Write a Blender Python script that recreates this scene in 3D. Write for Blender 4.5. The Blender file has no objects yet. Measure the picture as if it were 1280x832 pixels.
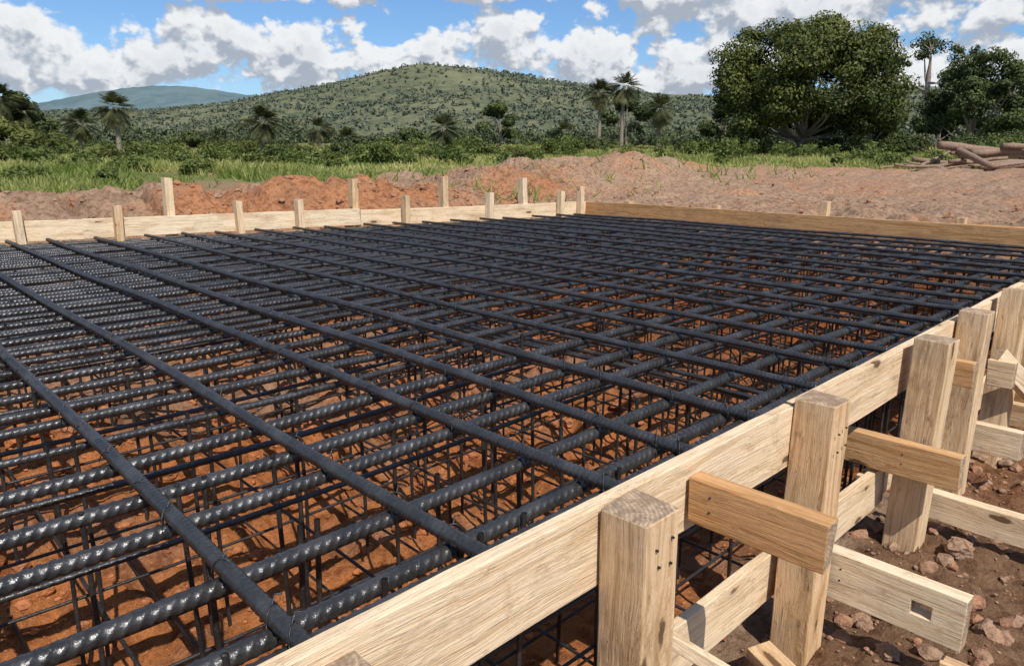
import bpy, math, random
import numpy as np
from mathutils import Vector, Matrix
rng=np.random.default_rng(11); random.seed(11)
S=0.75; CAMZ=1.57; TOP=0.82
PITCH=math.atan(221/903); YAW=math.radians(45.9)
cy,sy=math.cos(YAW),math.sin(YAW)
def FR(F,R): return F*cy+R*sy, F*sy-R*cy
scene=bpy.context.scene
coll=scene.collection

# ---------------------------------------------------------------- noise
def hsh(xi,yi,seed):
    h=(xi.astype(np.int64)*374761393+yi.astype(np.int64)*668265263+seed*1442695041)&0xffffffff
    h=((h^(h>>13))*1274126177)&0xffffffff
    h=((h^(h>>16))*2246822519)&0xffffffff
    return ((h^(h>>15))&0xffffff)/float(0xffffff)
def vn(x,y,seed=0):
    xi=np.floor(x);yi=np.floor(y);fx=x-xi;fy=y-yi
    fx=fx*fx*fx*(fx*(fx*6-15)+10);fy=fy*fy*fy*(fy*(fy*6-15)+10)
    a=hsh(xi,yi,seed);b=hsh(xi+1,yi,seed);c=hsh(xi,yi+1,seed);d=hsh(xi+1,yi+1,seed)
    return (a*(1-fx)+b*fx)*(1-fy)+(c*(1-fx)+d*fx)*fy
def fbm(x,y,seed=0,octv=4,gain=.5):
    t=0;a=1;s=0
    for i in range(octv):
        t=t+a*vn(x*2**i+17.3*i,y*2**i-9.1*i,seed+i);s+=a;a*=gain
    return t/s
def ss(a,b,x):
    t=np.clip((x-a)/(b-a),0,1);return t*t*(3-2*t)

# ---------------------------------------------------------------- mesh helpers
def mk(name,V,Fc,mats,smooth=False,attrs=None,parent=None):
    V=np.asarray(V,dtype=np.float32)
    me=bpy.data.meshes.new(name)
    if isinstance(Fc,np.ndarray):
        n,k=Fc.shape
        me.vertices.add(len(V));me.vertices.foreach_set('co',V.ravel())
        me.loops.add(n*k);me.loops.foreach_set('vertex_index',Fc.astype(np.int32).ravel())
        me.polygons.add(n);me.polygons.foreach_set('loop_start',np.arange(0,n*k,k,dtype=np.int32))
        me.polygons.foreach_set('loop_total',np.full(n,k,dtype=np.int32))
    else:
        me.from_pydata([tuple(v) for v in V.tolist()],[],Fc)
    if not isinstance(mats,(list,tuple)): mats=[mats]
    for m in mats: me.materials.append(m)
    me.update(calc_edges=True)
    me.polygons.foreach_set('use_smooth',np.full(len(me.polygons),smooth))
    if attrs:
        for k_,v_ in attrs.items():
            a=me.attributes.new(k_,'FLOAT','POINT');a.data.foreach_set('value',np.asarray(v_,dtype=np.float32))
    ob=bpy.data.objects.new(name,me);coll.objects.link(ob)
    if parent: ob.parent=parent
    return ob
def empty(name,loc=(0,0,0)):
    e=bpy.data.objects.new(name,None);e.location=loc;e.empty_display_size=.3;coll.objects.link(e);return e
def tube(P,rad,n=8,caps=True):
    P=np.asarray(P,float);m=len(P);rad=np.broadcast_to(np.asarray(rad,float),(m,))
    T=np.gradient(P,axis=0);T/=np.linalg.norm(T,axis=1)[:,None]+1e-9
    ref=np.array([0,0,1.]) if abs(T[:,2]).mean()<.8 else np.array([1.,0,0])
    A=np.cross(T,ref);A/=np.linalg.norm(A,axis=1)[:,None]+1e-9;B=np.cross(T,A)
    th=np.linspace(0,2*np.pi,n,endpoint=False)
    V=P[:,None,:]+rad[:,None,None]*(np.cos(th)[None,:,None]*A[:,None,:]+np.sin(th)[None,:,None]*B[:,None,:])
    V=V.reshape(-1,3)
    i=np.arange(m-1)[:,None]*n;j=np.arange(n)[None,:];j2=(j+1)%n
    Q=np.stack([i+j,i+j2,i+n+j2,i+n+j],-1).reshape(-1,4)
    return V,Q
class Acc:
    def __init__(s): s.V=[];s.F=[];s.n=0;s.A=[]
    def add(s,V,F,a=None):
        s.V.append(V);s.F.append(F+s.n);s.n+=len(V)
        s.A.append(np.full(len(V),0. if a is None else a) if np.isscalar(a) or a is None else a)
    def out(s): return np.concatenate(s.V),np.concatenate(s.F),np.concatenate(s.A)

# ---------------------------------------------------------------- node helpers
class NT:
    def __init__(s,tree): s.t=tree;s.n=tree.nodes;s.l=tree.links
    def new(s,ty,**kw):
        n=s.n.new(ty)
        for k,v in kw.items(): setattr(n,k,v)
        return n
    def put(s,sock,v):
        if isinstance(v,bpy.types.NodeSocket): s.l.new(v,sock)
        elif v is not None:
            try: sock.default_value=v
            except Exception: sock.default_value=tuple(v)+(1,)
    def M(s,op,a,b=None,c=None,clamp=False):
        n=s.n.new('ShaderNodeMath');n.operation=op;n.use_clamp=clamp
        s.put(n.inputs[0],a)
        if b is not None: s.put(n.inputs[1],b)
        if c is not None: s.put(n.inputs[2],c)
        return n.outputs[0]
    def mr(s,v,a,b,c=0,d=1,smooth=True):
        n=s.n.new('ShaderNodeMapRange')
        if smooth: n.interpolation_type='SMOOTHSTEP'
        s.put(n.inputs[0],v)
        for i,q in enumerate((a,b,c,d)): s.put(n.inputs[i+1],q)
        return n.outputs[0]
    def noise(s,vec,scale,detail=4,rough=.5,dist=0,out=0,dim='3D'):
        n=s.n.new('ShaderNodeTexNoise');n.noise_dimensions=dim
        if vec is not None: s.put(n.inputs['Vector'],vec)
        n.inputs['Scale'].default_value=scale;n.inputs['Detail'].default_value=detail
        n.inputs['Roughness'].default_value=rough;n.inputs['Distortion'].default_value=dist
        return n.outputs[out]
    def mix(s,f,a,b,mode='MIX'):
        n=s.n.new('ShaderNodeMix');n.data_type='RGBA';n.blend_type=mode
        s.put(n.inputs[0],f)
        for i,q in ((6,a),(7,b)):
            if isinstance(q,tuple) and len(q)==3: q=q+(1,)
            s.put(n.inputs[i],q)
        return n.outputs[2]
    def mapping(s,vec,scale=(1,1,1),loc=(0,0,0)):
        n=s.n.new('ShaderNodeMapping');s.put(n.inputs[0],vec)
        n.inputs['Scale'].default_value=scale;n.inputs['Location'].default_value=loc
        return n.outputs[0]
    def bump(s,h,strength,dist,nrm=None):
        n=s.n.new('ShaderNodeBump');n.inputs['Strength'].default_value=strength;n.inputs['Distance'].default_value=dist
        s.put(n.inputs['Height'],h)
        if nrm is not None: s.put(n.inputs['Normal'],nrm)
        return n.outputs[0]
def mat(name):
    m=bpy.data.materials.new(name);m.use_nodes=True
    t=NT(m.node_tree);b=m.node_tree.nodes['Principled BSDF']
    return m,t,b

# ---- soil
def soil_mat():
    m,t,b=mat('red_soil')
    tc=t.new('ShaderNodeTexCoord').outputs['Object']
    big=t.noise(tc,.35,4,.6);mid=t.noise(tc,2.2,5,.6);fine=t.noise(tc,14,7,.7);vf=t.noise(tc,70,4,.7)
    at=t.new('ShaderNodeAttribute',attribute_name='grass').outputs['Fac']
    red=t.new('ShaderNodeAttribute',attribute_name='red').outputs['Fac']
    brown_and_shade=t.new('ShaderNodeAttribute',attribute_name='brown_and_shade').outputs['Fac']
    pit=t.new('ShaderNodeAttribute',attribute_name='pit').outputs['Fac']
    k=t.M('ADD',t.mr(big,.4,.62,-.3,.35),red)
    k=t.M('ADD',k,t.mr(mid,.35,.65,-.3,.3),clamp=True)
    hi=t.mix(pit,(.50,.225,.105),(.52,.185,.058))
    c=t.mix(k,(.44,.29,.19),hi)
    c=t.mix(t.mr(mid,.42,.56,.35,0),c,t.mix(1.0,c,(.62,.55,.5),'MULTIPLY'))
    c=t.mix(t.mr(fine,.36,.56),t.mix(1.0,c,(.55,.49,.44),'MULTIPLY'),c)
    c=t.mix(t.mr(vf,.52,.75,0,.4),c,(.58,.42,.29))
    c=t.mix(brown_and_shade,c,t.mix(1.0,c,(.62,.55,.48),'MULTIPLY'))  # darker brown outer soil, and shade painted on the deeper pit soil
    g=t.mix(t.mr(t.noise(tc,.8,5,.65),.35,.65),(.085,.12,.028),(.20,.215,.065))
    g=t.mix(t.mr(t.noise(tc,.22,4,.6),.48,.62),g,(.30,.20,.115))
    t.put(b.inputs['Base Color'],t.mix(at,c,g))
    b.inputs['Roughness'].default_value=.95;b.inputs['Specular IOR Level'].default_value=.15
    n1=t.bump(fine,1.0,.06);n2=t.bump(vf,.8,.014,n1)
    t.put(b.inputs['Normal'],n2)
    return m
M_soil=soil_mat()
def clod_mat():
    m,t,b=mat('soil_clod')
    tc=t.new('ShaderNodeTexCoord').outputs['Object']
    r=t.new('ShaderNodeAttribute',attribute_name='tint').outputs['Fac']
    c=t.mix(r,(.48,.17,.06),(.37,.24,.16))
    f=t.noise(tc,30,5,.7)
    c=t.mix(t.mr(f,.35,.6),t.mix(1.0,c,(.55,.5,.46),'MULTIPLY'),c)
    t.put(b.inputs['Base Color'],c);b.inputs['Roughness'].default_value=.95
    b.inputs['Specular IOR Level'].default_value=.15
    t.put(b.inputs['Normal'],t.bump(f,.9,.02));return m
M_clod=clod_mat()
# ---- steel
def steel_mat(name,base,rust,metal,rg0,rg1):
    m,t,b=mat(name)
    tc=t.new('ShaderNodeTexCoord').outputs['Object']
    n=t.noise(tc,9,5,.65);f=t.noise(tc,120,3,.6)
    c=t.mix(t.mr(n,.4,.7),base,tuple(q*1.8 for q in base))
    c=t.mix(t.mr(t.noise(tc,5,6,.75),.58,.74,0,rust),c,(.13,.06,.03))
    c=t.mix(t.mr(f,.55,.78,0,.35),c,(.24,.215,.19))
    t.put(b.inputs['Base Color'],c)
    b.inputs['Metallic'].default_value=metal
    t.put(b.inputs['Roughness'],t.mr(n,.3,.7,rg0,rg1))
    t.put(b.inputs['Normal'],t.bump(f,.4,.004));return m
M_steel=steel_mat('black_rebar_steel',(.060,.058,.057),.3,.6,.26,.42)
M_steel2=steel_mat('thin_rebar_steel',(.028,.025,.024),.7,.35,.35,.5)
# ---- wood
def wood_mat(name,light,dark,weather):
    m,t,b=mat(name)
    tcn=t.new('ShaderNodeTexCoord');oi=t.new('ShaderNodeObjectInfo')
    off=t.new('ShaderNodeCombineXYZ');r=oi.outputs['Random']
    t.put(off.inputs[0],t.M('MULTIPLY',r,37.));t.put(off.inputs[1],t.M('MULTIPLY',r,91.));t.put(off.inputs[2],t.M('MULTIPLY',r,53.))
    va=t.new('ShaderNodeVectorMath',operation='ADD');t.put(va.inputs[0],tcn.outputs['Object']);t.put(va.inputs[1],off.outputs[0])
    p=va.outputs[0]
    vo=t.new('ShaderNodeTexVoronoi');t.put(vo.inputs['Vector'],t.mapping(p,(2.6,8,8)));vo.inputs['Scale'].default_value=1.0
    kd=t.M('ADD',vo.outputs['Distance'],t.M('MULTIPLY',t.M('SUBTRACT',t.noise(p,40,2,.5),.5),.1))
    knot=t.mr(kd,.08,.13,1,0);halo=t.mr(kd,.08,.40,1,0)
    disp=t.new('ShaderNodeVectorMath',operation='MULTIPLY_ADD')
    t.put(disp.inputs[0],t.noise(t.mapping(p,(1.3,3,3)),1.5,3,.5,out=1));disp.inputs[1].default_value=(.0,.05,.05);t.put(disp.inputs[2],p)
    pk=t.new('ShaderNodeVectorMath',operation='ADD');t.put(pk.inputs[0],disp.outputs[0])
    cb=t.new('ShaderNodeCombineXYZ');t.put(cb.inputs[1],t.M('MULTIPLY',halo,.02));t.put(cb.inputs[2],t.M('MULTIPLY',halo,.02));t.put(pk.inputs[1],cb.outputs[0])
    g1=t.noise(t.mapping(pk.outputs[0],(1.2,34,34)),1.6,5,.65)
    g2=t.noise(t.mapping(pk.outputs[0],(7,260,260)),1.0,4,.7)
    sep=t.new('ShaderNodeSeparateXYZ');t.put(sep.inputs[0],tcn.outputs['Normal'])
    end=t.M('GREATER_THAN',t.M('ABSOLUTE',sep.outputs[0]),.8)
    wv=t.new('ShaderNodeTexWave',wave_type='RINGS',rings_direction='X');t.put(wv.inputs['Vector'],t.mapping(tcn.outputs['Object'],(1,1,1),(0,.07,.10)))
    wv.inputs['Scale'].default_value=30;wv.inputs['Distortion'].default_value=5;wv.inputs['Detail'].default_value=3;wv.inputs['Detail Scale'].default_value=.6
    c=t.mix(t.mr(g1,.34,.56),dark,light)
    c=t.mix(t.mr(g2,.42,.7,0,.5),c,tuple(q*.58 for q in light))
    tone=t.mr(r,0,1,0,1,False)
    c=t.mix(t.M('MULTIPLY',tone,.4),c,t.mix(1.0,c,(1.0,.80,.60),'MULTIPLY'))
    st=t.noise(t.mapping(p,(1.6,6,6)),1.6,6,.7)
    c=t.mix(t.mr(st,.50,.72,0,weather),c,(.19,.125,.08))
    st2=t.noise(t.mapping(p,(7,26,26)),1.6,6,.75)
    c=t.mix(t.mr(st2,.58,.72,0,weather+.15),c,(.17,.09,.045))
    dirt=t.noise(p,9,7,.75)
    c=t.mix(t.mr(dirt,.54,.74,0,.6),c,(.36,.185,.09))
    c=t.mix(t.M('MULTIPLY',halo,.35),c,(.42,.24,.10))
    c=t.mix(t.M('MULTIPLY',knot,.9),c,(.10,.05,.022))
    ck=t.noise(t.mapping(pk.outputs[0],(.9,60,60)),1.3,2,.5)
    crack=t.mr(t.M('ABSOLUTE',t.M('SUBTRACT',ck,.5)),.0,.012,1,0)
    crack=t.M('MULTIPLY',crack,t.mr(t.noise(p,4,2,.5),.5,.62))
    c=t.mix(t.M('MULTIPLY',crack,.8),c,(.07,.04,.025))
    ec=t.mix(wv.outputs['Fac'],(.42,.29,.18),(.60,.45,.30))
    ec=t.mix(t.mr(st2,.4,.60,0,.7),ec,(.19,.13,.09))
    ec=t.mix(t.mr(dirt,.45,.6,0,.6),ec,(.28,.18,.11))
    c=t.mix(end,c,ec)
    t.put(b.inputs['Base Color'],c);b.inputs['Roughness'].default_value=.82;b.inputs['Specular IOR Level'].default_value=.2
    n=t.bump(g2,.6,.005,t.bump(g1,.5,.008));n=t.bump(dirt,.4,.008,n)
    t.put(b.inputs['Normal'],n);return m
M_wood=wood_mat('pine_board',(.83,.665,.455),(.65,.47,.28),.38)
M_wood2=wood_mat('rough_sawn_post',(.74,.53,.32),(.50,.315,.16),.65)
M_wood3=wood_mat('orange_pine',(.64,.375,.175),(.43,.22,.085),.45)
# ---- foliage
def leaf_mat(name,c1,c2,trans=.25):
    m,t,b=mat(name)
    r=t.new('ShaderNodeAttribute',attribute_name='tint').outputs['Fac']
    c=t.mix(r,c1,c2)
    t.put(b.inputs['Base Color'],c);b.inputs['Roughness'].default_value=.6;b.inputs['Specular IOR Level'].default_value=.2
    if trans>0:
        tr=t.new('ShaderNodeBsdfTranslucent');t.put(tr.inputs[0],t.mix(1.0,c,(1.2,1.3,.6),'MULTIPLY'))
        mx=t.new('ShaderNodeMixShader');mx.inputs[0].default_value=trans
        out=t.n['Material Output'];t.l.new(b.outputs[0],mx.inputs[1]);t.l.new(tr.outputs[0],mx.inputs[2]);t.l.new(mx.outputs[0],out.inputs[0])
    return m
M_leaf=leaf_mat('tree_foliage',(.026,.040,.010),(.135,.145,.034),.12)
M_leafd=leaf_mat('dark_foliage',(.024,.037,.013),(.100,.118,.036),.12)
M_shrub=leaf_mat('shrub_foliage',(.05,.075,.018),(.18,.205,.055))
M_grass=leaf_mat('grass_blades',(.12,.18,.03),(.44,.41,.16),.35)
M_palm=leaf_mat('palm_fronds',(.022,.030,.012),(.15,.15,.065))
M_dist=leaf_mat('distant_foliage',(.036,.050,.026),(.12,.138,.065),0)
M_hillt=leaf_mat('hazy_hill_foliage',(.072,.093,.068),(.150,.166,.104),.0)  # greyed and lightened: distance haze is mixed into the leaf colours
def bark(name='bark',a=(.10,.075,.05),b_=(.36,.30,.24)):
    m,t,b=mat(name);tc=t.new('ShaderNodeTexCoord').outputs['Object']
    n=t.noise(t.mapping(tc,(6,6,1.2)),3,6,.6)
    t.put(b.inputs['Base Color'],t.mix(n,a,b_));b.inputs['Roughness'].default_value=.9
    t.put(b.inputs['Normal'],t.bump(n,.6,.04));return m
M_bark=bark()
M_log=bark('log_bark',(.07,.04,.028),(.42,.28,.19))
def hill_mat(name,a,b_,sc):
    m,t,b=mat(name);tc=t.new('ShaderNodeTexCoord').outputs['Object']
    n=t.noise(tc,sc,7,.7);n2=t.noise(tc,sc*.12,5,.6)
    c=t.mix(t.mr(n,.36,.64),a,b_)
    c=t.mix(t.mr(n2,.45,.65,0,.55),c,tuple(q*1.25 for q in b_))
    t.put(b.inputs['Base Color'],c);b.inputs['Roughness'].default_value=1;b.inputs['Specular IOR Level'].default_value=0
    t.put(b.inputs['Normal'],t.bump(n,1.0,4.));return m
M_hill=hill_mat('hazy_hill_scrub',(.090,.108,.070),(.175,.175,.100),.10)  # blue-grey distance haze is painted into these greens
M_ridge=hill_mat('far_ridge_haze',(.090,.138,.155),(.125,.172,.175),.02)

# ---------------------------------------------------------------- terrain
XW,YN=7.73,0.93
def yfar(x): return 8.025-.2317*(x-1.2525)
def height(x,y,fine=True):
    F=x*cy+y*sy;R=x*sy-y*cy
    rr=np.sqrt(x*x+y*y)
    zo=.72*np.maximum(ss(5.3,8.0,x),ss(4.2,7,y))*ss(2,6,rr)
    zo=zo+.36*ss(12,25,F)+2.0*ss(24,115,F)
    zo=zo*ss(-12,4,F)
    yl=np.where(x<6,yfar(x),yfar(6.)+.36*(x-6))
    dd=y-yl+.5*(fbm(x*.8,y*.3,19,3)-.5)
    bk=ss(.25,1.7,dd)*(1-ss(2.6,7,dd))
    amp=.20+.50*fbm(x*.5,y*.5,5,4)*1.2
    gul=np.abs(fbm(x*1.6,y*.5,23,4)-.5)*2
    zo=zo+bk*(amp-.22*(1-np.minimum(1,gul*3)))*(1-ss(14,30,x))*ss(-9,-3,x)
    far=ss(8.1,9.5,x)*(1-ss(30,50,F))
    zo=zo+far*(.24*(fbm(x*.35,y*.35,31,4)-.35)+.20*(np.abs(fbm(x*.8,y*1.3,35,4)-.5)*2-.25)+.10*(fbm(x*2.2,y*2.2,37,3)-.5))
    d=np.minimum(np.minimum(y-.97,yfar(x)-y-.05),np.minimum(XW-.05-x,x+1.45))
    m=ss(0,.5,d)
    zp=-.06+.26*ss(1.4,5,y)+.26*np.exp(-((x-.7)/.8)**2-((y-3.3)/.9)**2)+.2*(fbm(x*1.1,y*1.1,3,4)-.5)+.12*(np.abs(fbm(x*4,y*4,15,3)-.5)*2-.3)
    z=zo*(1-m)+zp*m
    if fine:
        nf=1-ss(14,40,rr)
        z=z+nf*(.10*(fbm(x*2.3,y*2.3,8,4)-.5)+.05*(np.abs(fbm(x*7,y*7,9,3)-.5)*2-.2)+.04*(fbm(x*16,y*16,12,2)-.5))
    z=z+.5*(fbm(x*.05,y*.05,77,3)-.5)*ss(25,60,rr)
    return z
def axis(lo,hi,st,far=4500,g=1.065):
    mid=list(np.arange(lo,hi,st));a=[];s=st;v=mid[-1]
    while v<far: s*=g;v+=s;a.append(v)
    b=[];s=st;v=lo
    while v>-far: s*=g;v-=s;b.append(v)
    return np.array(b[::-1]+mid+a)
xs=axis(-1.2,12,.035,g=1.055);ys=axis(-.6,12.5,.04,g=1.055)
X,Y=np.meshgrid(xs,ys,indexing='ij');Z=height(X,Y)
nx,ny=X.shape
i=np.arange(nx-1)[:,None]*ny;j=np.arange(ny-1)[None,:]
Q=np.stack([i+j,i+ny+j,i+ny+j+1,i+j+1],-1).reshape(-1,4)
def grassmask(x,y):
    F=x*cy+y*sy;R=x*sy-y*cy
    tn=R/np.maximum(F,1)
    lim=12.5+14*ss(-.5,.25,tn)
    return ss(-2,2,F+9*(fbm(x*.25,y*.25,41,5)-.5)-lim)*ss(5,9,F)
G=grassmask(X,Y)
G=np.where(np.hypot(X,Y)>60,np.maximum(G,.9),G)
inpit=ss(0,.3,np.minimum(np.minimum(Y-.97,yfar(X)-Y),XW-X))
yl=np.where(X<6,yfar(X),yfar(6.)+.36*(X-6))
red=.0+1.0*inpit+.7*np.exp(-((Y-yl-1.1)/1.0)**2)*ss(.42,.6,fbm(X*.4,Y*.4,60,3))
red=red*np.where((inpit>.5),1-.45*ss(2.4,4,Y)*(1-ss(1.5,4,X)),1)
brown_and_shade=(1-ss(.9,1.0,Y))*(1-ss(6.5,8,X))+.8*inpit*ss(3.6,6,X+Y*.3)  # browner soil outside the near board; far pit shade painted into the colour
mk('ground',np.stack([X,Y,Z],-1).reshape(-1,3),Q,M_soil,True,{'grass':G.ravel(),'red':red.ravel(),'brown_and_shade':brown_and_shade.ravel(),'pit':inpit.ravel()})

# ---------------------------------------------------------------- clods and rocks
def ico(sub):
    import bmesh
    bm=bmesh.new();bmesh.ops.create_icosphere(bm,subdivisions=sub,radius=1)
    v=np.array([q.co[:] for q in bm.verts]);f=np.array([[q.index for q in p.verts] for p in bm.faces]);bm.free();return v,f
I2=ico(2);I3=ico(3)
def rock(base,seed):
    v,f=base;r=np.random.default_rng(seed)
    for k in range(9):
        n=r.normal(size=3);n/=np.linalg.norm(n);lim=r.uniform(.55,.9)
        pr=v@n;v=v-np.maximum(pr-lim,0)[:,None]*n
    v=v*(1+.08*r.normal(size=(len(v),1)))
    return v*np.array([1,r.uniform(.6,1),r.uniform(.5,.85)]),f
rocks=[rock(I2,k) for k in range(12)]
def scatter(name,pts,sizes,tone):
    ac=Acc()
    P=np.array(pts);ZZ=height(P[:,0],P[:,1])
    for (x,y),s,z,(t0,t1) in zip(pts,sizes,ZZ,tone):
        v,f=rocks[rng.integers(12)]
        a=rng.uniform(0,6.28);c_,s_=math.cos(a),math.sin(a)
        v=v@np.array([[c_,s_,0],[-s_,c_,0],[0,0,1]])
        ac.add(v*s+np.array([x,y,z+s*.1]),f,rng.uniform(t0,t1))
    V,Fc,A=ac.out();mk(name,V,Fc,M_clod,False,{'tint':A})
pts=[];sz=[];tn_=[]
for k in range(6500):
    x=rng.uniform(1.2,6.5);y=rng.uniform(-1.5,1.0);pts.append((x,y));sz.append(min(.045,.0045*(rng.pareto(1.5)+1)));tn_.append((.6,1.1))
for k in range(3600):
    x=rng.uniform(-.3,4.2);y=rng.uniform(1.0,4.5);pts.append((x,y));sz.append(min(.05,.006*(rng.pareto(1.6)+1)));tn_.append((0,.3))
for k in range(1800):
    x=rng.uniform(-1,9);y=float(yfar(x))+.3+abs(rng.normal(0,1.6));pts.append((x,y));sz.append(min(.065,.009*(rng.pareto(1.6)+1)));tn_.append((.4,1))
for k in range(1800):
    x=8+abs(rng.normal(0,5));y=rng.uniform(-1,12);pts.append((x,y));sz.append(min(.07,.009*(rng.pareto(1.7)+1)));tn_.append((.5,1))
scatter('soil_clods',pts,sz,tn_)
for (x,y,s) in [(3.1,.62,.062),(2.62,.42,.05),(2.25,.60,.042),(2.1,.47,.04),(3.6,.35,.05),(2.9,.2,.05),(4.3,.5,.05),(1.98,.72,.03)]:
    v,f=rock(I3,int(x*100));z=float(height(np.array([x]),np.array([y]))[0])
    mk('rock',v*s+np.array([x,y,z+s*.35]),f,M_clod,False,{'tint':np.full(len(v),rng.uniform(.8,1.1))})

# ---------------------------------------------------------------- rebar
def rebar_mesh(name,L,r,pitch,amp,starts=2,nr=14,rp=8,seed=0,wob=.004):
    n=int(L/pitch*rp);s=np.linspace(0,L,n);th=np.linspace(0,2*np.pi,nr,endpoint=False)
    ph=2*np.pi*s[:,None]/pitch+starts*th[None,:]
    c=np.cos(ph);rib=ss(.25,.8,c)
    lon=np.exp(-((np.mod(th+.3,np.pi)-np.pi/2)/.2)**2)[None,:]*.6
    rad=r*(1-amp*.4+amp*np.maximum(rib,lon))
    rd=np.random.default_rng(seed);a1,a2,a3=rd.uniform(0,6,3)
    oy=wob*(np.sin(s*1.3+a1)+.5*np.sin(s*3.1+a2));oz=wob*.8*np.sin(s*1.9+a3)
    V=np.stack([np.broadcast_to(s[:,None],rad.shape),oy[:,None]+rad*np.cos(th),oz[:,None]+rad*np.sin(th)],-1).reshape(-1,3)
    i=np.arange(n-1)[:,None]*nr;j=np.arange(nr)[None,:];j2=(j+1)%nr
    Qs=np.stack([i+j,i+nr+j,i+nr+j2,i+j2],-1).reshape(-1,4)
    V=np.vstack([V,[[0,oy[0],oz[0]],[L,oy[-1],oz[-1]]]]);c0=n*nr;c1=c0+1
    jj=np.arange(0,nr,2)
    caps0=np.stack([np.full(len(jj),c0),jj,(jj+1)%nr,(jj+2)%nr],-1)
    e=(n-1)*nr
    caps1=np.stack([np.full(len(jj),c1),e+(jj+2)%nr,e+(jj+1)%nr,e+jj],-1)
    Qs=np.vstack([Qs,caps0,caps1])
    ob=mk(name,V,Qs,M_steel,True);me=ob.data;bpy.data.objects.remove(ob);return me
mat_root=empty('rebar_mat')
XL=9.1
mx=[rebar_mesh('rib_bar',XL,.0180,.025,.135,3,20,9,seed=k) for k in range(2)]
mm_=[rebar_mesh('mid_bar',XL,.0120,.021,.14,2,10,6,seed=20+k,wob=.007) for k in range(3)]
my=[rebar_mesh('cross_bar',7.6,.0172,.018,.10,1,14,6,seed=10+k,wob=.006) for k in range(3)]
thin=rebar_mesh('thin_bar',9.1,.0075,.03,.1,1,6,3,seed=30,wob=.01)
def inst(name,me,p0,p1,par,L,rs=1.0,roll=None):
    p0=Vector(p0);p1=Vector(p1);d=p1-p0
    ob=bpy.data.objects.new(name,me);coll.objects.link(ob);ob.parent=par
    xax=d.normalized();up=Vector((0,0,1)) if abs(xax.z)<.9 else Vector((1,0,0))
    yax=up.cross(xax).normalized();zax=xax.cross(yax)
    Rm=Matrix((xax,yax,zax)).transposed().to_4x4()
    a=random.choice([-.4,0,.3,.6]) if roll is None else roll
    ob.matrix_world=Matrix.Translation(p0)@Rm@Matrix.Rotation(a,4,'X')@Matrix.Diagonal((d.length/L,rs,rs,1))
    return ob
ylist=[1.335,1.43,1.70,2.09,2.33,2.66,3.0]
y=3.27
while y<10.75:
    ylist.append(y+random.uniform(-.04,.04));y+=.26 if y<4.2 else .18
ZX=TOP-.052;ZY=ZX+.0355
for k,yy in enumerate(ylist):
    ym=yy*S
    xe=XW-.03
    if ym>yfar(xe)-.05: xe=1.2525+(8.025-.05-ym)/.2317
    big=k<6 or (k%5==0)
    sk=random.uniform(-.035,.035) if yy>2 else 0
    y1=min(ym+sk+.03,yfar(xe)-.03)
    p0=(-1.4,ym-sk*.3-.010*(k<2),ZX+random.uniform(-.004,.004));p1=(xe,y1,ZX)
    if big: inst('rib_bar',mx[k%2],p0,p1,mat_root,XL,1.0 if yy<3 else .85)
    else: inst('rib_bar',mm_[k%3],p0,p1,mat_root,XL,random.uniform(.95,1.3))
    if k>2 and (yy>3.6 or k%2):
        inst('under_bar',thin,(-1.4,ym+.09,ZX-.07),(xe-.02,ym+.09+random.uniform(-.03,.03),ZX-.065),mat_root,9.1,random.uniform(1.1,1.7))
xl=[.62,1.157,1.70,2.13,2.62,3.16,3.66,4.1,4.6,5.1,5.6,6.1,6.6,7.1,7.6,8.1,8.6,9.1,9.6,10.05,.1,-.5,-1.1]
for k,xx in enumerate(xl):
    xm=xx*S+random.uniform(-.01,.01);ye=yfar(xm)-.03
    y0=1.262+ (xx-.62)*.022 if xx>.6 else 1.262
    inst('cross_bar',my[k%3],(xm,y0*S-.03,ZY),(xm+random.uniform(-.04,.04),ye,ZY+.002),mat_root,7.6,1.0 if xx<3 else .80)
for k in range(24):
    xm=random.uniform(1.5,7.4);inst('under_bar',thin,(xm,1.0,ZX-.03),(xm+random.uniform(-.08,.08),yfar(xm)-.05,ZX-.03),mat_root,9.1,1.2)
ac=Acc()
for xx in xl[:9]:
    for yy in ylist[:13]:
        if random.random()<.85:
            c=np.array([xx*S,yy*S,(ZX+ZY)/2]);a=random.choice([1,-1])*math.pi/4+random.uniform(-.2,.2)
            t_=np.linspace(0,2*np.pi,15);rw=.026;rh=.038
            P=c+np.stack([np.cos(a)*rw*np.cos(t_),np.sin(a)*rw*np.cos(t_),rh*np.sin(t_)],-1)
            V,Qq=tube(P,.0016,5);ac.add(V,Qq)
            tail=np.array([[0,0,.037],[.01,.006,.05],[.022,.004,.047]])+c
            V,Qq=tube(tail,.0018,5);ac.add(V,Qq)
V,Fc,A=ac.out();mk('tie_wires',V,Fc,M_steel2,True,parent=mat_root)
cage=empty('rebar_cage')
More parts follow.
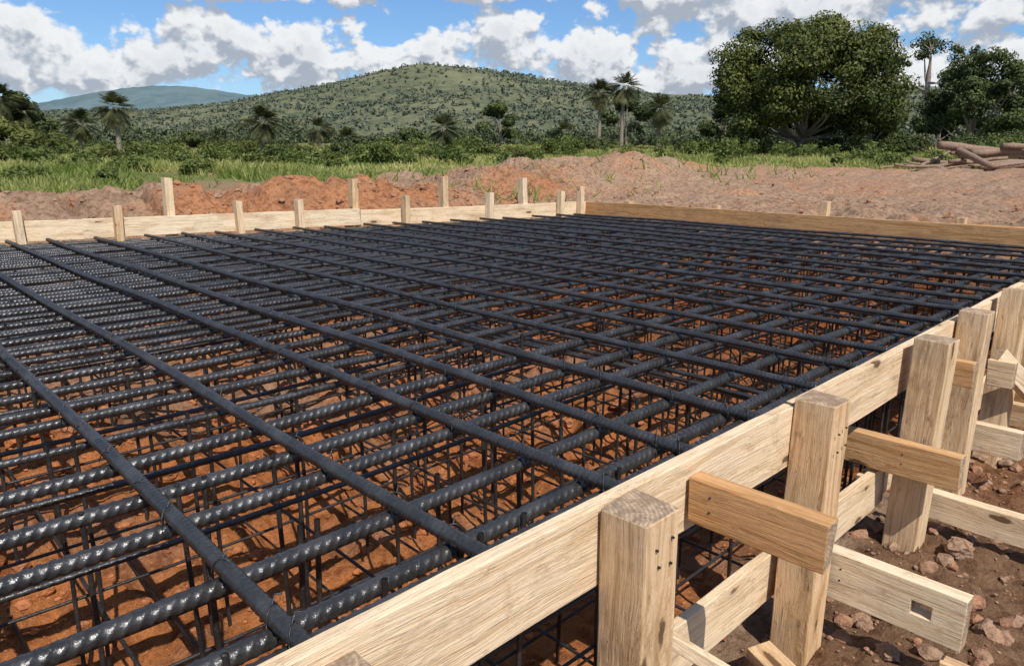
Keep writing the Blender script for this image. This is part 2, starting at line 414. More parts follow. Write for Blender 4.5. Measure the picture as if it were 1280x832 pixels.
for yy in [1.40,1.80,2.33,3.0,3.75,4.6,5.5,6.4,7.3,8.2]:
    ym=yy*S
    ac=Acc();xq=-.3
    while xq<XW-.2:
        for dx in ([0,.055] if random.random()<.35 else [0]):
            x0=xq+dx+random.uniform(-.012,.012);zb=float(height(np.array([x0]),np.array([ym]))[0])-.05
            P=np.array([[x0,ym,zb],[x0+random.uniform(-.012,.012),ym+random.uniform(-.015,.015),(zb+ZX)/2],[x0+random.uniform(-.006,.006),ym,ZX+.02]])
            V,Qq=tube(P,.0066,6);ac.add(V,Qq)
        xq+=random.choice([.19,.24,.3,.38])
    for zz in [.12,.30,.47] if yy<3.2 else [.3,.5]:
        xr=np.linspace(-.3,XW-.1,26);P=np.stack([xr,np.full(26,ym+.01),zz+.012*np.sin(xr*2+yy)],-1)
        V,Qq=tube(P,.0052,6);ac.add(V,Qq)
    V,Fc,A=ac.out();mk('stirrup_panel',V,Fc,M_steel2,True,parent=cage)
ac=Acc()
for zz,st in ((.14,.40),(.45,.55)):
    xq=-.2
    while xq<XW-.2:
        P=np.array([[xq,1.0,zz],[xq+.02,2.8,zz-.012],[xq+random.uniform(-.03,.03),4.5,zz],[xq,6.3,zz]]);V,Qq=tube(P,.0052,6);ac.add(V,Qq);xq+=st+random.uniform(-.05,.05)
V,Fc,A=ac.out();mk('lower_mat',V,Fc,M_steel2,True,parent=cage)

# ---------------------------------------------------------------- timber formwork
form=empty('timber_formwork')
def beam(name,p0,p1,w,h,m,bev=.003,up=(0,0,1),hole=None,roll=0):
    p0=Vector(p0);p1=Vector(p1);d=p1-p0;L=d.length
    n=max(2,int(L/.12));V=[];Fs=[]
    rd=random.Random(int(abs(p0.x)*1000)*31+int(abs(p0.y)*1000))
    if hole is None:
        b1,b2=rd.uniform(-.003,.003)*L,rd.uniform(-.003,.003)*L
        for q in range(n+1):
            t_=q/n;bow=math.sin(math.pi*t_)
            for (a,b) in ((-1,-1),(1,-1),(1,1),(-1,1)):
                jx=rd.uniform(-.006,.006)*(q in(0,n))
                V.append((t_*L+jx,a*w/2+bow*b1+rd.uniform(-.0014,.0014),b*h/2+bow*b2+rd.uniform(-.0014,.0014)))
        for q in range(n):
            o=q*4
            for k in range(4): Fs.append((o+k,o+(k+1)%4,o+4+(k+1)%4,o+4+k))
        Fs.append((3,2,1,0));o=n*4;Fs.append((o,o+1,o+2,o+3))
    else:
        hx0,hx1,hz0,hz1=hole
        for yy in (-w/2,w/2):
            for xx in (0,hx0,hx1,L):
                for zz in (-h/2,hz0,hz1,h/2): V.append((xx,yy,zz))
        def id_(s,a,b): return s*16+a*4+b
        for s in (0,1):
            for a in range(3):
                for b in range(3):
                    if (a,b)==(1,1): continue
                    f=(id_(s,a,b),id_(s,a+1,b),id_(s,a+1,b+1),id_(s,a,b+1));Fs.append(f if s==0 else f[::-1])
        for a in range(3):
            Fs.append((id_(0,a,0),id_(1,a,0),id_(1,a+1,0),id_(0,a+1,0)));Fs.append((id_(0,a,3),id_(0,a+1,3),id_(1,a+1,3),id_(1,a,3)))
            Fs.append((id_(0,0,a),id_(0,0,a+1),id_(1,0,a+1),id_(1,0,a)));Fs.append((id_(0,3,a),id_(1,3,a),id_(1,3,a+1),id_(0,3,a+1)))
        Fs+= [(id_(0,1,1),id_(0,2,1),id_(1,2,1),id_(1,1,1)),(id_(0,1,2),id_(1,1,2),id_(1,2,2),id_(0,2,2)),
              (id_(0,1,1),id_(1,1,1),id_(1,1,2),id_(0,1,2)),(id_(0,2,1),id_(0,2,2),id_(1,2,2),id_(1,2,1))]
    ob=mk(name,np.array(V),Fs,m,False,parent=form)
    xax=d.normalized();upv=Vector(up)
    yax=upv.cross(xax).normalized();zax=xax.cross(yax)
    ob.matrix_world=Matrix.Translation(p0)@Matrix((xax,yax,zax)).transposed().to_4x4()@Matrix.Rotation(roll,4,'X')
    bm=ob.modifiers.new('bevel','BEVEL');bm.width=bev;bm.segments=2;bm.limit_method='ANGLE'
    return ob
def post(name,X_,Y_,ztop,w,m=None,zb=None,lean=(0,0),d=None,yaw=0):
    x,y=X_*S,Y_*S
    if zb is None: zb=float(height(np.array([x]),np.array([y]))[0])-.12
    return beam(name,(x,y,zb),(x+lean[0],y+lean[1],ztop),w,d or w,m or M_wood2,.004,up=(math.cos(yaw),math.sin(yaw),0))
bt=TOP+.010;bh=.195;by=.905
def nb(x0,x1,yo0=0,yo1=0,zo=0): return beam('side_board',(x0,by+yo0+.0,bt-bh/2+zo),(x1,by+yo1,bt-bh/2+zo),.036,bh,M_wood)
nb(-1.6,2.075,-.008,.012);nb(2.080,5.02,.012,.045,.004);nb(5.025,7.95,.045,.06)
beam('lower_board',(-1.6,.93,.235),(3.05,.93,.245),.03,.17,M_wood)
beam('lower_board',(2.9,.965,.225),(7.9,1.0,.235),.03,.17,M_wood)
w=.122
yp=by-.018-w/2-.004
post('post',.60,yp/S,bt-.018,w)
post('post',1.585,yp/S,bt+.010,w,lean=(-.006,.004))
post('post',2.80,(yp+.012)/S,bt+.030,w,lean=(.02,.0))
post('post',4.08,(yp+.00)/S,bt+.055,.125,lean=(.02,-.018))
post('post',5.00,(yp+.02)/S,bt+.05,.12,lean=(.03,.0))
post('post',5.75,(yp-.01)/S,bt+.07,.12,lean=(.14,.01))
post('post',7.0,(yp+.02)/S,bt+.08,.12);post('post',8.4,(yp+.02)/S,bt+.05,.12)
def strut(Xc,Y0,Y1,zt,h,w_=.05,m=None,dz=0,dx=0,hole=None):
    return beam('strut',(Xc*S,Y0*S,zt-h/2),(Xc*S+dx,Y1*S,zt-h/2+dz),w_,h,m or M_wood3,hole=hole)
strut(2.00,1.185,.73,.795,.118,.058,M_wood3,dz=-.005,dx=.01)
strut(2.955,1.18,.53,.340,.165,.055,M_wood,hole=(.345,.40,-.02,.022))
strut(3.93,1.40,.83,.485,.135,.055,M_wood3)
strut(4.30,1.15,.28,.205,.12,.055,M_wood)
strut(4.80,1.30,1.03,.685,.115,.05,M_wood3)
strut(5.20,1.15,.80,.325,.14,.055,M_wood)
strut(5.45,1.1,.95,.60,.13,.05,M_wood)
strut(6.05,1.15,.7,.42,.13,.055,M_wood3)
strut(6.3,1.15,.6,.22,.13,.055,M_wood2)
strut(6.6,1.2,.8,.62,.11,.05,M_wood2)
strut(7.2,1.15,.5,.36,.13,.055,M_wood3)
strut(2.95,.6,.2,.12,.1,.05,M_wood2)
beam('brace_stick',(1.30,.90,.47),(1.62,.60,.17),.028,.034,M_wood)
beam('brace_plank',(1.40,.93,.14),(2.0,.62,.05),.035,.09,M_wood)
beam('ground_plank',(1.9,.87,.09),(1.75,.45,.04),.09,.035,M_wood2)
beam('brace_stick',(4.1,.80,.62),(4.45,.62,.30),.05,.09,M_wood)
def yb(x): return float(yfar(x))
def fb(x0,x1,z=.885,h=.19,m=M_wood,o=.02):
    beam('far_board',(x0,yb(x0)+o,z),(x1,yb(x1)+o,z),.034,h,m)
fb(-1.7,1.9,.885);fb(1.904,4.6,.89,.185);fb(4.604,7.74,.875,.18)
fb(-1.7,7.7,.69,.18,M_wood2,.026)
def fpost(x,top,inner,w=.085):
    y=yb(x)+(.0-w/2-.001 if inner else .041+w/2)
    beam('stake',(x,y,.45),(x+random.uniform(-.03,.03),y+random.uniform(-.02,.02),top),w,w*.8,random.choice([M_wood2,M_wood]),.004,up=(1,0,0))
def xon(tn):
    b_=-.2317;a_=8.025+.2317*1.2525
    return (a_*cy+tn*a_*sy)/(sy-b_*cy-tn*cy-tn*b_*sy)
for u,tall in ((15,0),(138,0),(211,1),(295,0),(369,0),(445,1),(503,0),(560,1),(608,0),(661,1),(697,0),(722,0)):
    x=xon((u-640)/920)
    dist=x*cy+yb(x)*sy
    vt={15:262,138:256,211:222,295:250,369:248,445:223,503:243,560:220,608:240,661:222,697:238,722:238}[u]
    top=CAMZ-(vt-195)/930*dist*1.0
    fpost(x,top,not tall,.10 if tall else .085)
beam('end_board',(XW+.02,.82,.845),(XW+.02,3.9,.855),.034,.20,M_wood3)
beam('end_board',(XW+.02,3.904,.86),(XW+.02,yb(XW)+.05,.865),.034,.195,M_wood3)
beam('end_board',(XW+.032,.82,.64),(XW+.032,yb(XW),.64),.03,.18,M_wood2)
beam('end_rail',(XW+.062,.7,.93),(XW+.062,5.2,.935),.045,.05,M_wood3)
for yy,tp in ((6.75,1.16),(5.9,.99),(4.6,1.0),(3.3,1.10),(2.0,1.0),(.95,1.05)):
    beam('stake',(XW+.14,yy,.4),(XW+.15,yy,tp),.08,.09,M_wood2,up=(1,0,0))
beam('end_board',(-1.62,.85,.73),(-1.62,yb(-1.62),.73),.034,.2,M_wood)
ac=Acc()
for px in (1.585*S,2.81*S,4.1*S):
    for dz in (-.05,-.11):
        for dx in (-.025,.025):
            th=np.array([px+dx+random.uniform(-.006,.006),yp-w/2-.001,bt+dz+random.uniform(-.01,.01)])
            V,Qq=tube(np.array([th+[0,.004,0],th+[0,-.0015,0],th+[0,-.0016,0]]),np.array([.003,.003,.0001]),8);ac.add(V,Qq)
for (Xc,Y0,zt) in ((2.0,1.1,.74),(2.955,1.0,.27),(3.93,1.1,.42)):
    for dz in (-.02,.02):
        th=np.array([Xc*S-.0275,Y0*S,zt+dz]);V,Qq=tube(np.array([th+[.004,0,0],th+[-.0015,0,0],th+[-.0016,0,0]]),np.array([.003,.003,.0001]),8);ac.add(V,Qq)
V,Fc,A=ac.out();mk('nail_heads',V,Fc,M_steel2,False,parent=form)

# ---------------------------------------------------------------- vegetation
def leaves(C,Rd,n,size,flat=.75,outb=1.0,shell=.5,rg=None,jit=.7):
    rg=rg or rng;C=np.repeat(C,n,0);Rr=np.repeat(Rd,n)
    N=len(C);d=rg.normal(size=(N,3));d/=np.linalg.norm(d,axis=1)[:,None]
    q=rg.uniform(0,1,N)**shell
    P=C+d*(Rr*q)[:,None]*np.array([1,1,flat])
    nm=d*outb+rg.normal(size=(N,3))*jit+np.array([0,0,.25]);nm/=np.linalg.norm(nm,axis=1)[:,None]
    t1=np.cross(nm,rg.normal(size=(N,3)));t1/=np.linalg.norm(t1,axis=1)[:,None];t2=np.cross(nm,t1)
    sz=(size*rg.uniform(.6,1.4,N))[:,None]
    V=np.stack([P+t1*sz*.5,P+t2*sz*.3,P-t1*sz*.5,P-t2*sz*.3],1).reshape(-1,3)
    Q=np.arange(N*4).reshape(-1,4)
    r=np.clip(rg.uniform(0,1,N)*.5+.5*(d[:,2]*.5+.5)*q,0,1)  # random tone plus painted light: upper outer leaves lighter, inner and lower darker
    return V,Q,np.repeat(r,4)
def H1(x,y): return float(height(np.array([x]),np.array([y]),False)[0])
def place(u,F):
    R=F*(u-640)/930;x,y=FR(F,R);return x,y,H1(x,y)
def topz(v,F): return CAMZ+(195-v)/930*F
def tree(name,u,vtop,wpx,F,seed,nclump=45,leafn=260,leaf=.28,trunkf=.25,m=M_leaf,cr=.17,nl=None,lw=1.0):
    rg=np.random.default_rng(seed);x,y,z=place(u,F);H=topz(vtop,F)-z;W=wpx/930*F
    e=empty(name,(x,y,z))
    nl=nl or max(4,nclump//7)
    L=[]
    for k in range(nl):
        a=2.4*k+rg.uniform(-.4,.4);q=(k+.5)/nl
        rr=(.12+.26*math.sin(math.pi*(.15+.8*q)))*W*lw
        zz=H*(trunkf+.14+(.70-trunkf)*q);L.append((rr*math.cos(a),rr*math.sin(a),zz+rg.uniform(-.04,.04)*H,rg.uniform(.13,.20)*W))
    L.append((rg.uniform(-.06,.06)*W,rg.uniform(-.06,.06)*W,H*.84,.17*W))
    C=[];TL=[]
    lt=rg.uniform(-.15,.15,len(L))
    for k in range(nclump):
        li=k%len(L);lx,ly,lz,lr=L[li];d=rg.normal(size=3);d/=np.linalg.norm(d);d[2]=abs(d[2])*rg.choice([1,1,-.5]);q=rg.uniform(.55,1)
        C.append((lx+d[0]*lr*q,ly+d[1]*lr*q,lz+d[2]*lr*.75*q));TL.append(lt[li]+.22*d[2])  # random tone per lobe, with lit tops and shaded undersides painted in
    C=np.array(C);C[:,2]=np.clip(C[:,2],H*max(.06,trunkf*.75),H*.95)
    hr=np.hypot(C[:,0],C[:,1]);k_=np.minimum(1,(W*.44)/np.maximum(hr,.01));C[:,0]*=k_;C[:,1]*=k_
    Rd=W*cr*.5*rg.uniform(.55,1.25,len(C))
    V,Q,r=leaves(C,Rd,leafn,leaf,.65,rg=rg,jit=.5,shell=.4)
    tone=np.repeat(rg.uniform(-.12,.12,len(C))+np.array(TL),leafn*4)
    mk('crown',V,Q,m,False,{'tint':np.clip(r+tone,0,1)},parent=e)
    ac=Acc();tr=.022*H+.03
    fk=H*(trunkf+.1)
    P=np.array([[0,0,-.2],[.1*rg.normal(),.1*rg.normal(),fk*.5],[.15*rg.normal(),.15*rg.normal(),fk],[0,0,H*.75]])
    V,Q=tube(P,[tr*1.3,tr,tr*.85,tr*.25],8);ac.add(V,Q)
    for (lx,ly,lz,lr) in L:
        s=P[1]+(P[2]-P[1])*rg.uniform(0,1);mid=(s+np.array([lx,ly,lz]))/2+np.array([0,0,-.05*H])
        V,Q=tube(np.array([s,mid,[lx,ly,lz]]),[tr*.55,tr*.35,tr*.12],6);ac.add(V,Q)
    for c_ in C:
        l=min(L,key=lambda q:(q[0]-c_[0])**2+(q[1]-c_[1])**2+(q[2]-c_[2])**2)
        V,Q=tube(np.array([[l[0],l[1],l[2]-.3*l[3]],(c_+np.array(l[:3]))/2,c_]),[tr*.2,tr*.13,tr*.05],4);ac.add(V,Q)
    V,Q,A=ac.out();mk('trunk_and_limbs',V,Q,M_bark,True,parent=e)
tree('broadleaf_tree',1000,30,222,60,1,200,440,.25,.04,cr=.215,nl=22,lw=1.05)
tree('broadleaf_tree',1212,74,120,72,2,90,330,.28,.02,m=M_leafd,cr=.24,nl=13)
tree('broadleaf_tree',1170,120,70,80,22,36,300,.30,.05,m=M_leafd,cr=.3)
tree('gum_tree',1148,42,112,85,3,30,90,.30,.5,m=M_leafd,cr=.18)
tree('broadleaf_tree',905,132,65,70,4,30,300,.28,.05,m=M_leafd,cr=.32)
tree('broadleaf_tree',1085,118,74,66,44,32,300,.28,.05,m=M_leafd,cr=.32)
tree('broadleaf_tree',625,132,56,90,5,30,280,.32,.08,m=M_leafd,cr=.3)
tree('broadleaf_tree',782,116,64,92,6,34,300,.32,.05,m=M_leafd,cr=.3)
tree('broadleaf_tree',-15,108,110,62,7,60,340,.30,.05,m=M_leafd,cr=.26)
tree('broadleaf_tree',45,138,75,64,8,36,300,.30,.05,m=M_leafd,cr=.3)
tree('broadleaf_tree',20,158,90,50,9,40,300,.24,.02,m=M_leaf,cr=.3)
tree('broadleaf_tree',1290,95,80,95,55,34,240,.36,.05,m=M_leafd,cr=.3)
tree('broadleaf_tree',235,168,50,70,56,24,240,.28,.05,m=M_leafd,cr=.34)
tree('broadleaf_tree',510,166,50,80,57,24,240,.28,.05,m=M_leafd,cr=.34)
def shrub(u,vtop,wpx,F,seed,m=M_shrub):
    rg=np.random.default_rng(seed);x,y,z=place(u,F);H=max(.5,topz(vtop,F)-z);W=wpx/930*F
    C=np.stack([rg.uniform(-.36,.36,16)*W,rg.uniform(-.36,.36,16)*W,rg.uniform(.15,.8,16)*H],-1)
    C[:,2]*=1-.9*(np.hypot(C[:,0],C[:,1])/W)**1.0
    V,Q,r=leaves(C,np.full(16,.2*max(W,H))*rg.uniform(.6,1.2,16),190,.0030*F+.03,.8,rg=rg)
    mk('shrub',V+np.array([x,y,z]),Q,m,False,{'tint':r})
for k,(u,v,w_,F,mm) in enumerate([(472,170,64,34,M_shrub),(500,186,40,31,M_shrub),(100,196,56,26,M_shrub),(20,182,80,40,M_leaf),(70,170,60,52,M_leaf),(215,192,70,30,M_shrub),(270,188,60,38,M_shrub),
    (385,184,60,40,M_shrub),(330,192,50,32,M_leaf),(650,188,50,48,M_leaf),(600,178,70,60,M_leaf),(880,168,50,60,M_shrub),(700,170,60,62,M_shrub),(930,160,70,58,M_leaf),(1060,160,80,58,M_leafd),(1130,158,60,60,M_leafd),
    (1240,160,90,60,M_leafd),(160,200,56,24,M_shrub),(545,188,40,40,M_leaf),(1100,150,60,66,M_leafd),(740,172,50,75,M_leafd),(430,176,50,55,M_leafd),(290,174,70,60,M_leaf),(190,180,80,50,M_leaf),(1275,165,60,50,M_shrub),
    (245,206,40,22,M_shrub),(420,200,30,27,M_shrub),(30,212,50,19,M_shrub),(130,214,30,18,M_shrub),(575,196,30,34,M_shrub),(780,186,40,45,M_shrub),(830,190,30,42,M_shrub),(350,182,60,50,M_leafd),(130,184,60,44,M_leaf),(405,190,40,36,M_leaf)]):
    shrub(u,v,w_,F,100+k,mm)
def palm(u,vtop,F,seed,cpx=20):
    rg=np.random.default_rng(seed);x,y,z=place(u,F);H=topz(vtop,F)-z;Rr=cpx/930*F
    e=empty('palm_tree',(x,y,z));hb=H-Rr*.85
    P=np.array([[0,0,-.2],[.08,.05,hb*.5],[.12*rg.normal(),.1*rg.normal(),hb]]);V,Q=tube(P,[.24,.18,.17],8);mk('trunk',V,Q,M_bark,True,parent=e)
    ac=Acc();c=P[2]
    for k in range(64):
        az=rg.uniform(0,6.28);el=rg.uniform(-1.2,1.45);Lf=Rr*rg.uniform(.85,1.12)
        if el<-.3: Lf*=.85
        d=np.array([math.cos(az)*math.cos(el),math.sin(az)*math.cos(el),math.sin(el)])
        t_=np.linspace(0,1,9)[:,None];pts_=c+d*Lf*t_+np.array([0,0,-1.])*Lf*.26*t_**2
        side=np.cross(d,[0,0,1.]);side/=np.linalg.norm(side)+1e-6
        val=rg.uniform(0,.8) if el>-.6 else .95
        for q in range(3,9):
            for s in (-1,1):
                for h in (0,.5):
                    p=pts_[q]*(1-h)+pts_[q-1]*h;wl=Lf*.30*math.sin(math.pi*min(.93,(q-h)/9))
                    tip=p+side*s*wl+(pts_[q]-pts_[q-1])*1.8+np.array([0,0,-wl*.45*rg.uniform(.3,1.4)])
                    wd=(pts_[q]-pts_[q-1])*.26
                    ac.add(np.array([p-wd,p+wd,tip+wd*.1,tip-wd*.1]),np.array([[0,1,2,3]]),val)
    V,Q,A=ac.out();mk('fronds',V,Q,M_palm,False,{'tint':A},parent=e)
for k,(u,v,F,cp) in enumerate([(150,116,60,24),(101,136,60,23),(329,131,62,26),(400,147,72,18),(555,141,62,25),(708,151,80,16),(748,102,80,20),(776,94,80,21),(822,120,75,22),(12,106,60,24),(436,158,75,17),(40,124,62,20),(275,158,85,14),(520,160,90,13)]):
    palm(u,v,F,200+k,cp)
def mass(name,n,F0,F1,h0,h1,leafs,m,seed,u0=-250,u1=1550,per=110):
    rg=np.random.default_rng(seed);C=[];Rd=[]
    for k in range(n):
        F=rg.uniform(F0,F1);u=rg.uniform(u0,u1)
        x,y,z=place(u,F);h=rg.uniform(h0,h1)*(.6+.8*float(vn(np.array([u*.012]),np.array([F*.01]),seed)[0]))
        for q in range(4):
            C.append((x+rg.normal()*h*.35,y+rg.normal()*h*.35,z+h*rg.uniform(.2,.75)));Rd.append(h*rg.uniform(.25,.42))
    V,Q,r=leaves(np.array(C),np.array(Rd),per,leafs,.85,rg=rg)
    tone=np.repeat(rg.uniform(-.35,.3,len(C)),per*4)
    mk(name,V,Q,m,False,{'tint':np.clip(r+tone,0,1)})
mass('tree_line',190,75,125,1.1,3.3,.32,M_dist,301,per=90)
mass('scrub_line',260,28,80,.35,1.45,.15,M_shrub,302,per=50)
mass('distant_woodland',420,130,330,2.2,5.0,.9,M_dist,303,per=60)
def grass():
    rg=np.random.default_rng(9);N=36000
    F=12+85*rg.uniform(0,1,N)**1.5;tn=rg.uniform(-.85,.85,N);R=F*tn;x,y=F*cy+R*sy,F*sy-R*cy
    gm=grassmask(x,y);k=(gm>rg.uniform(.1,.9,N))&(fbm(x*.3,y*.3,91,4)>.42)
    k=k|((rg.uniform(0,1,N)<.035)&(y>yfar(np.minimum(x,6))+1.5))
    x=x[k];y=y[k];F=F[k];z=height(x,y,False)
    nb_=6;x=np.repeat(x,nb_);y=np.repeat(y,nb_);z=np.repeat(z,nb_);F=np.repeat(F,nb_);M_=len(x)
    hh=rg.uniform(.06,.30,M_)*(.3+1.5*fbm(x*.25,y*.25,95,4)**1.5);w_=.010+F*.0009
    a=rg.uniform(0,6.28,M_);bx=x+rg.normal(size=M_)*.15;by_=y+rg.normal(size=M_)*.15
    lx=rg.normal(size=M_)*.14;ly=rg.normal(size=M_)*.14
    b=np.stack([bx,by_,z-.05],-1);t=np.stack([bx+lx,by_+ly,z+hh],-1);s=np.stack([np.cos(a)*w_,np.sin(a)*w_,0*w_],-1)
    V=np.stack([b-s,b+s,t+s*.25,t-s*.25],1).reshape(-1,3);r=np.clip(fbm(x*.2,y*.2,99,4)*1.8-.55+rg.uniform(0,.5,M_),0,1)
    mk('grass',V,np.arange(M_*4).reshape(-1,4),M_grass,False,{'tint':np.repeat(r,4)})
grass()
lp=empty('log_pile',(0,0,0))
def log(u0,F0,u1,F1,r,h0,h1,m=M_log):
    x0,y0,z0=place(u0,F0);x1,y1,z1=place(u1,F1);a=np.array([x0,y0,z0+h0]);b=np.array([x1,y1,z1+h1])
    t_=np.linspace(0,1,7)[:,None];P=a+(b-a)*t_+rng.normal(size=(7,3))*.03*np.array([1,1,.6]);
    V,Q=tube(P,np.linspace(r,r*.7,7),10);n=len(V)
    V=np.vstack([V,P[:1],P[-1:]]);j=np.arange(0,10,2)
    c0=np.stack([np.full(5,n),(j+2)%10,(j+1)%10,j],-1);o=60;c1=np.stack([np.full(5,n+1),o+j,o+(j+1)%10,o+(j+2)%10],-1)
    mk('log',V,np.vstack([Q,c0,c1]),m,True,parent=lp)
for a in [(1120,24,1215,25,.05,.12,.08),(1172,25,1300,26,.14,.82,.46),(1180,26,1240,23,.13,.85,.15),(1195,26.5,1330,27,.15,.25,.3),(1215,25,1310,25.5,.13,.55,.60),(1140,26,1240,26.5,.09,.4,.15),(1235,24,1330,24.5,.13,.15,.2),(1150,24.5,1190,27,.05,.1,.65),(1100,25,1150,26,.04,.1,.2),
   (1160,25,1260,24.3,.08,.12,.35),(1190,25,1230,26,.06,.6,.8),(1250,25,1330,25,.11,.80,.7),(1135,24,1180,25,.03,.3,.05),(1225,24,1290,23.5,.05,.1,.3),(1200,25.3,1330,25.2,.10,.40,.42),(1185,24.6,1270,24.6,.07,.3,.12),(1150,24,1240,24,.035,.02,.25)]: log(*a)

# ---------------------------------------------------------------- hills
def prof(pts,u): 
    p=np.array(pts,float);return np.interp(u,p[:,0],p[:,1])
def hill(name,pts,F0,F1,F2,m,seed,namp,nu=420,nf=60,base=-3):
    u=np.linspace(-900,2300,nu);f=np.concatenate([np.linspace(F0,F1,nf),np.linspace(F1,F2,nf//3)[1:]])
    U,Fm=np.meshgrid(u,f,indexing='ij')
    ridge=prof(pts,U)/930*F1
    ridge=(ridge+np.roll(ridge,3,0)+np.roll(ridge,-3,0)+np.roll(ridge,6,0)+np.roll(ridge,-6,0))/5
    s=np.where(Fm<=F1,ss(0,1,(Fm-F0)/(F1-F0))*.55+.45*np.clip((Fm-F0)/(F1-F0),0,1)**1.1,1-.8*ss(0,1,(Fm-F1)/(F2-F1)))
    R=Fm*(U-640)/930;xx=Fm*cy+R*sy;yy=Fm*sy-R*cy
    k=6/F1
    nz=(fbm(xx*k,yy*k,seed,5)-.5)*2*namp*np.sin(np.pi*np.clip((Fm-F0)/(F1-F0),0,1)**1.2*.93)
    rg_=-np.abs(fbm(xx*k*1.2,yy*k*1.2,seed+9,4)-.5)*2*namp*.9
    zz=base+CAMZ+(ridge)*s+(nz+rg_*np.clip(s*1.2,0,1)*(1-.7*s))
    zz+=(fbm(xx*.06,yy*.06,seed+5,2)-.5)*F1*.003
    n1,n2=U.shape;i=np.arange(n1-1)[:,None]*n2;j=np.arange(n2-1)[None,:]
    Q=np.stack([i+j,i+n2+j,i+n2+j+1,i+j+1],-1).reshape(-1,4)
    mk(name,np.stack([xx,yy,zz],-1).reshape(-1,3),Q,m,True)
    return U,Fm,xx,yy,zz
main=[(-900,30),(-300,50),(0,54),(100,56),(180,58),(250,62),(330,72),(400,86),(460,99),(520,109),(570,112),(620,107),(680,96),(740,84),(800,77),(900,76),(1000,78),(1100,84),(1200,76),(1280,64),(1500,50),(2300,30)]
g=hill('hill',main,300,900,1300,M_hill,51,17)
ridge=[(-900,60),(-200,45),(0,55),(60,66),(120,76),(170,83),(210,88),(245,84),(300,76),(360,70),(450,66),(700,60),(950,66),(1060,82),(1120,88),(1180,80),(1300,66),(2300,50)]
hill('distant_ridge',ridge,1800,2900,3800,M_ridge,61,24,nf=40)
U,Fm,xx,yy,zz=g
rg=np.random.default_rng(77);N=26000
iu=rg.integers(60,340,N);jf=(rg.uniform(0,1,N)**.75*60).astype(int)
C=np.stack([xx[iu,jf]+rg.uniform(-4,4,N),yy[iu,jf]+rg.uniform(-4,4,N),zz[iu,jf]+rg.uniform(.2,1.4,N)],-1)
keep=fbm(C[:,0]*.012,C[:,1]*.012,71,4)>rg.uniform(.2,.60,N);C=C[keep]
V,Q,r=leaves(C,rg.uniform(1.1,3.4,len(C)),11,2.1,.8,shell=.6,rg=rg)
tone=np.repeat(rg.uniform(-.3,.3,len(C)),44)
mk('hill_trees',V,Q,M_hillt,False,{'tint':np.clip(r+tone,0,1)})

# ---------------------------------------------------------------- sky
SAZ=math.radians(-110);SEL=math.radians(52)
W=bpy.data.worlds.new('World');scene.world=W;W.use_nodes=True
try:
    W.cycles.sampling_method='MANUAL';W.cycles.sample_map_resolution=256
except Exception: pass
t=NT(W.node_tree);bg=t.n['Background']
sky=t.new('ShaderNodeTexSky');sky.sky_type='NISHITA';sky.sun_disc=False;sky.sun_elevation=SEL;sky.sun_rotation=math.pi/2-SAZ
sky.air_density=1.0;sky.dust_density=.5;sky.ozone_density=2.5;sky.altitude=200
tc=t.new('ShaderNodeTexCoord').outputs['Generated']
sp=t.new('ShaderNodeSeparateXYZ');t.put(sp.inputs[0],tc)
x_,y_,z_=sp.outputs
Fd=t.M('ADD',t.M('MULTIPLY',x_,cy),t.M('MULTIPLY',y_,sy));Rd_=t.M('SUBTRACT',t.M('MULTIPLY',x_,sy),t.M('MULTIPLY',y_,cy))
az=t.M('ARCTAN2',Rd_,Fd);hz=t.M('SQRT',t.M('ADD',t.M('MULTIPLY',x_,x_),t.M('MULTIPLY',y_,y_)));el=t.M('ARCTAN2',z_,hz)
ell=[(20,72,120,56),(140,98,130,40),(275,82,85,48),(390,92,80,48),(500,94,70,24),(562,80,55,36),
     (645,66,44,40),(715,86,84,44),(290,0,170,22),(600,-2,150,24),(850,24,105,50),(1010,24,160,52),(900,92,120,46),(1190,20,130,46),(1210,98,180,46),(1000,-60,300,40)]
def maskf(a,e):
    m=None
    for (u,v,hw,hh) in ell:
        a0=math.atan((u-640)/930);e0=math.atan((195-v)/930*math.cos(a0));wa=hw/930*math.cos(a0)**2*1.05;we=hh/930*math.cos(a0)
        p=t.M('MULTIPLY_ADD',a,1/wa,-a0/wa);q=t.M('MULTIPLY_ADD',e,1/we,-e0/we)
        q=t.M('SUBTRACT',q,t.M('MULTIPLY',t.M('MINIMUM',q,0),-.5))
        d=t.M('SUBTRACT',1,t.M('MULTIPLY_ADD',p,p,t.M('MULTIPLY',q,q)))
        m=d if m is None else t.M('MAXIMUM',m,d)
    return t.M('MAXIMUM',m,-1.2)
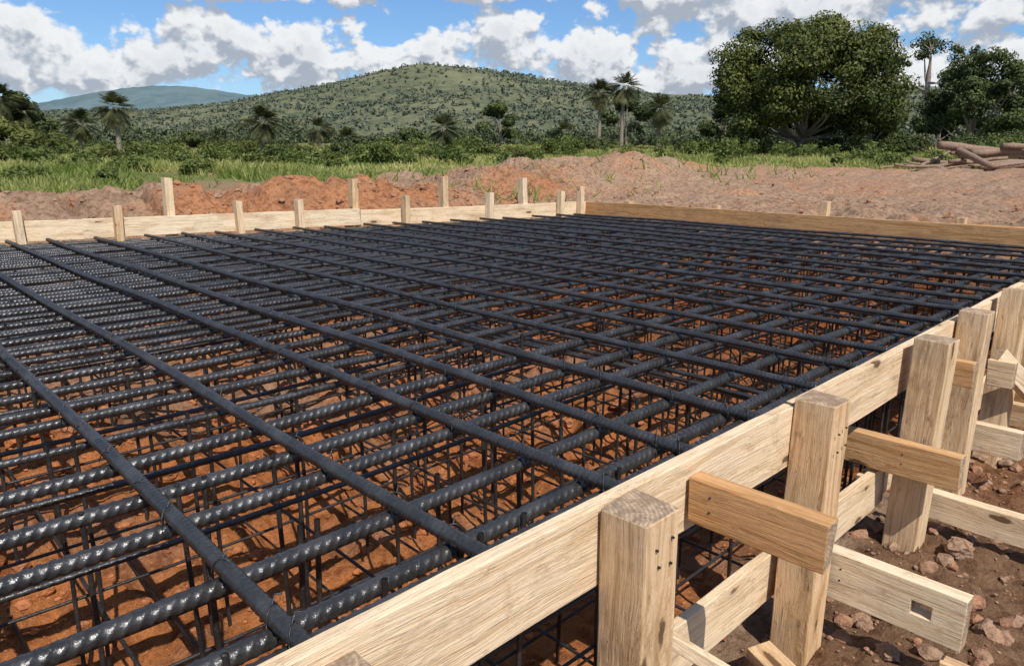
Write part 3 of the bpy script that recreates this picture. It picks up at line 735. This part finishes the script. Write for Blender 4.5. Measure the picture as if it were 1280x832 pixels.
def dens(a,e):
    m=maskf(a,e)
    cv=t.new('ShaderNodeCombineXYZ');t.put(cv.inputs[0],a);t.put(cv.inputs[1],t.M('MULTIPLY',e,1.25))
    vec=cv.outputs[0]
    gate=t.M('MAXIMUM',t.mr(t.M('ABSOLUTE',a),.72,.95),t.mr(e,.24,.34))
    gen=t.M('SUBTRACT',t.M('MULTIPLY',t.noise(vec,3.,1,.5,dim='2D'),4.5),3.1)
    mm=t.M('MAXIMUM',m,t.M('SUBTRACT',gen,t.M('MULTIPLY',t.M('SUBTRACT',1,gate),4)))
    n=t.noise(vec,13,6,.56,dim='2D')
    wv=t.new('ShaderNodeVectorMath',operation='MULTIPLY_ADD');t.put(wv.inputs[0],t.noise(vec,30,2,.5,out=1,dim='2D'));wv.inputs[1].default_value=(.02,.02,0);t.put(wv.inputs[2],vec)
    def bil(sc,ty='F1'):
        v=t.new('ShaderNodeTexVoronoi',feature=ty,voronoi_dimensions='2D');t.put(v.inputs['Vector'],wv.outputs[0]);v.inputs['Scale'].default_value=sc
        return t.M('SUBTRACT',.5,v.outputs['Distance'])
    b1=bil(26,'SMOOTH_F1');b2=bil(62);b3=bil(140)
    s=t.M('MULTIPLY_ADD',mm,.55,t.M('MULTIPLY',t.M('SUBTRACT',n,.5),2.3))
    s=t.M('MULTIPLY_ADD',b1,.85,s);s=t.M('MULTIPLY_ADD',b2,.40,s);s=t.M('MULTIPLY_ADD',b3,.18,s)
    return s
d0=dens(az,el);d1=dens(t.M('ADD',az,.006),t.M('ADD',el,.017))
alpha=t.mr(d0,-.10,.28)
lit=t.M('SUBTRACT',d0,d1)
sh=t.mr(lit,-.38,.34)
thick=t.mr(d0,.3,1.3,1,.72)
shade=t.M('MULTIPLY',sh,thick)
cc=t.mix(shade,(4.2,4.7,5.5),(9.4,9.5,9.6))
base=t.mix(1.0,sky.outputs[0],(.86,1.10,1.36),'MULTIPLY')
base=t.mix(t.mr(el,.0,.13,.45,0),base,(5.6,7.1,8.8))
col=t.mix(t.M('MULTIPLY',alpha,t.mr(el,.0,.05,.5,.97)),base,cc)
t.put(bg.inputs[0],col);bg.inputs[1].default_value=.095
sun=bpy.data.lights.new('sun','SUN');sun.energy=5.0;sun.angle=math.radians(.5);sun.color=(1,.955,.885)
so=bpy.data.objects.new('sun',sun);coll.objects.link(so)
sd=Vector((math.cos(SAZ)*math.cos(SEL),math.sin(SAZ)*math.cos(SEL),math.sin(SEL)));so.rotation_euler=sd.to_track_quat('Z','Y').to_euler();so.location=sd*30

# ---------------------------------------------------------------- camera
cam=bpy.data.cameras.new('camera');co=bpy.data.objects.new('camera',cam);coll.objects.link(co)
cam.sensor_width=36;cam.lens=903/1280*36;cam.clip_end=12000;cam.clip_start=.05
co.location=(0,0,CAMZ)
co.rotation_euler=Vector((cy*math.cos(PITCH),sy*math.cos(PITCH),-math.sin(PITCH))).to_track_quat('-Z','Y').to_euler()
scene.camera=co
scene.view_settings.view_transform='Standard';scene.view_settings.look='None';scene.view_settings.exposure=0
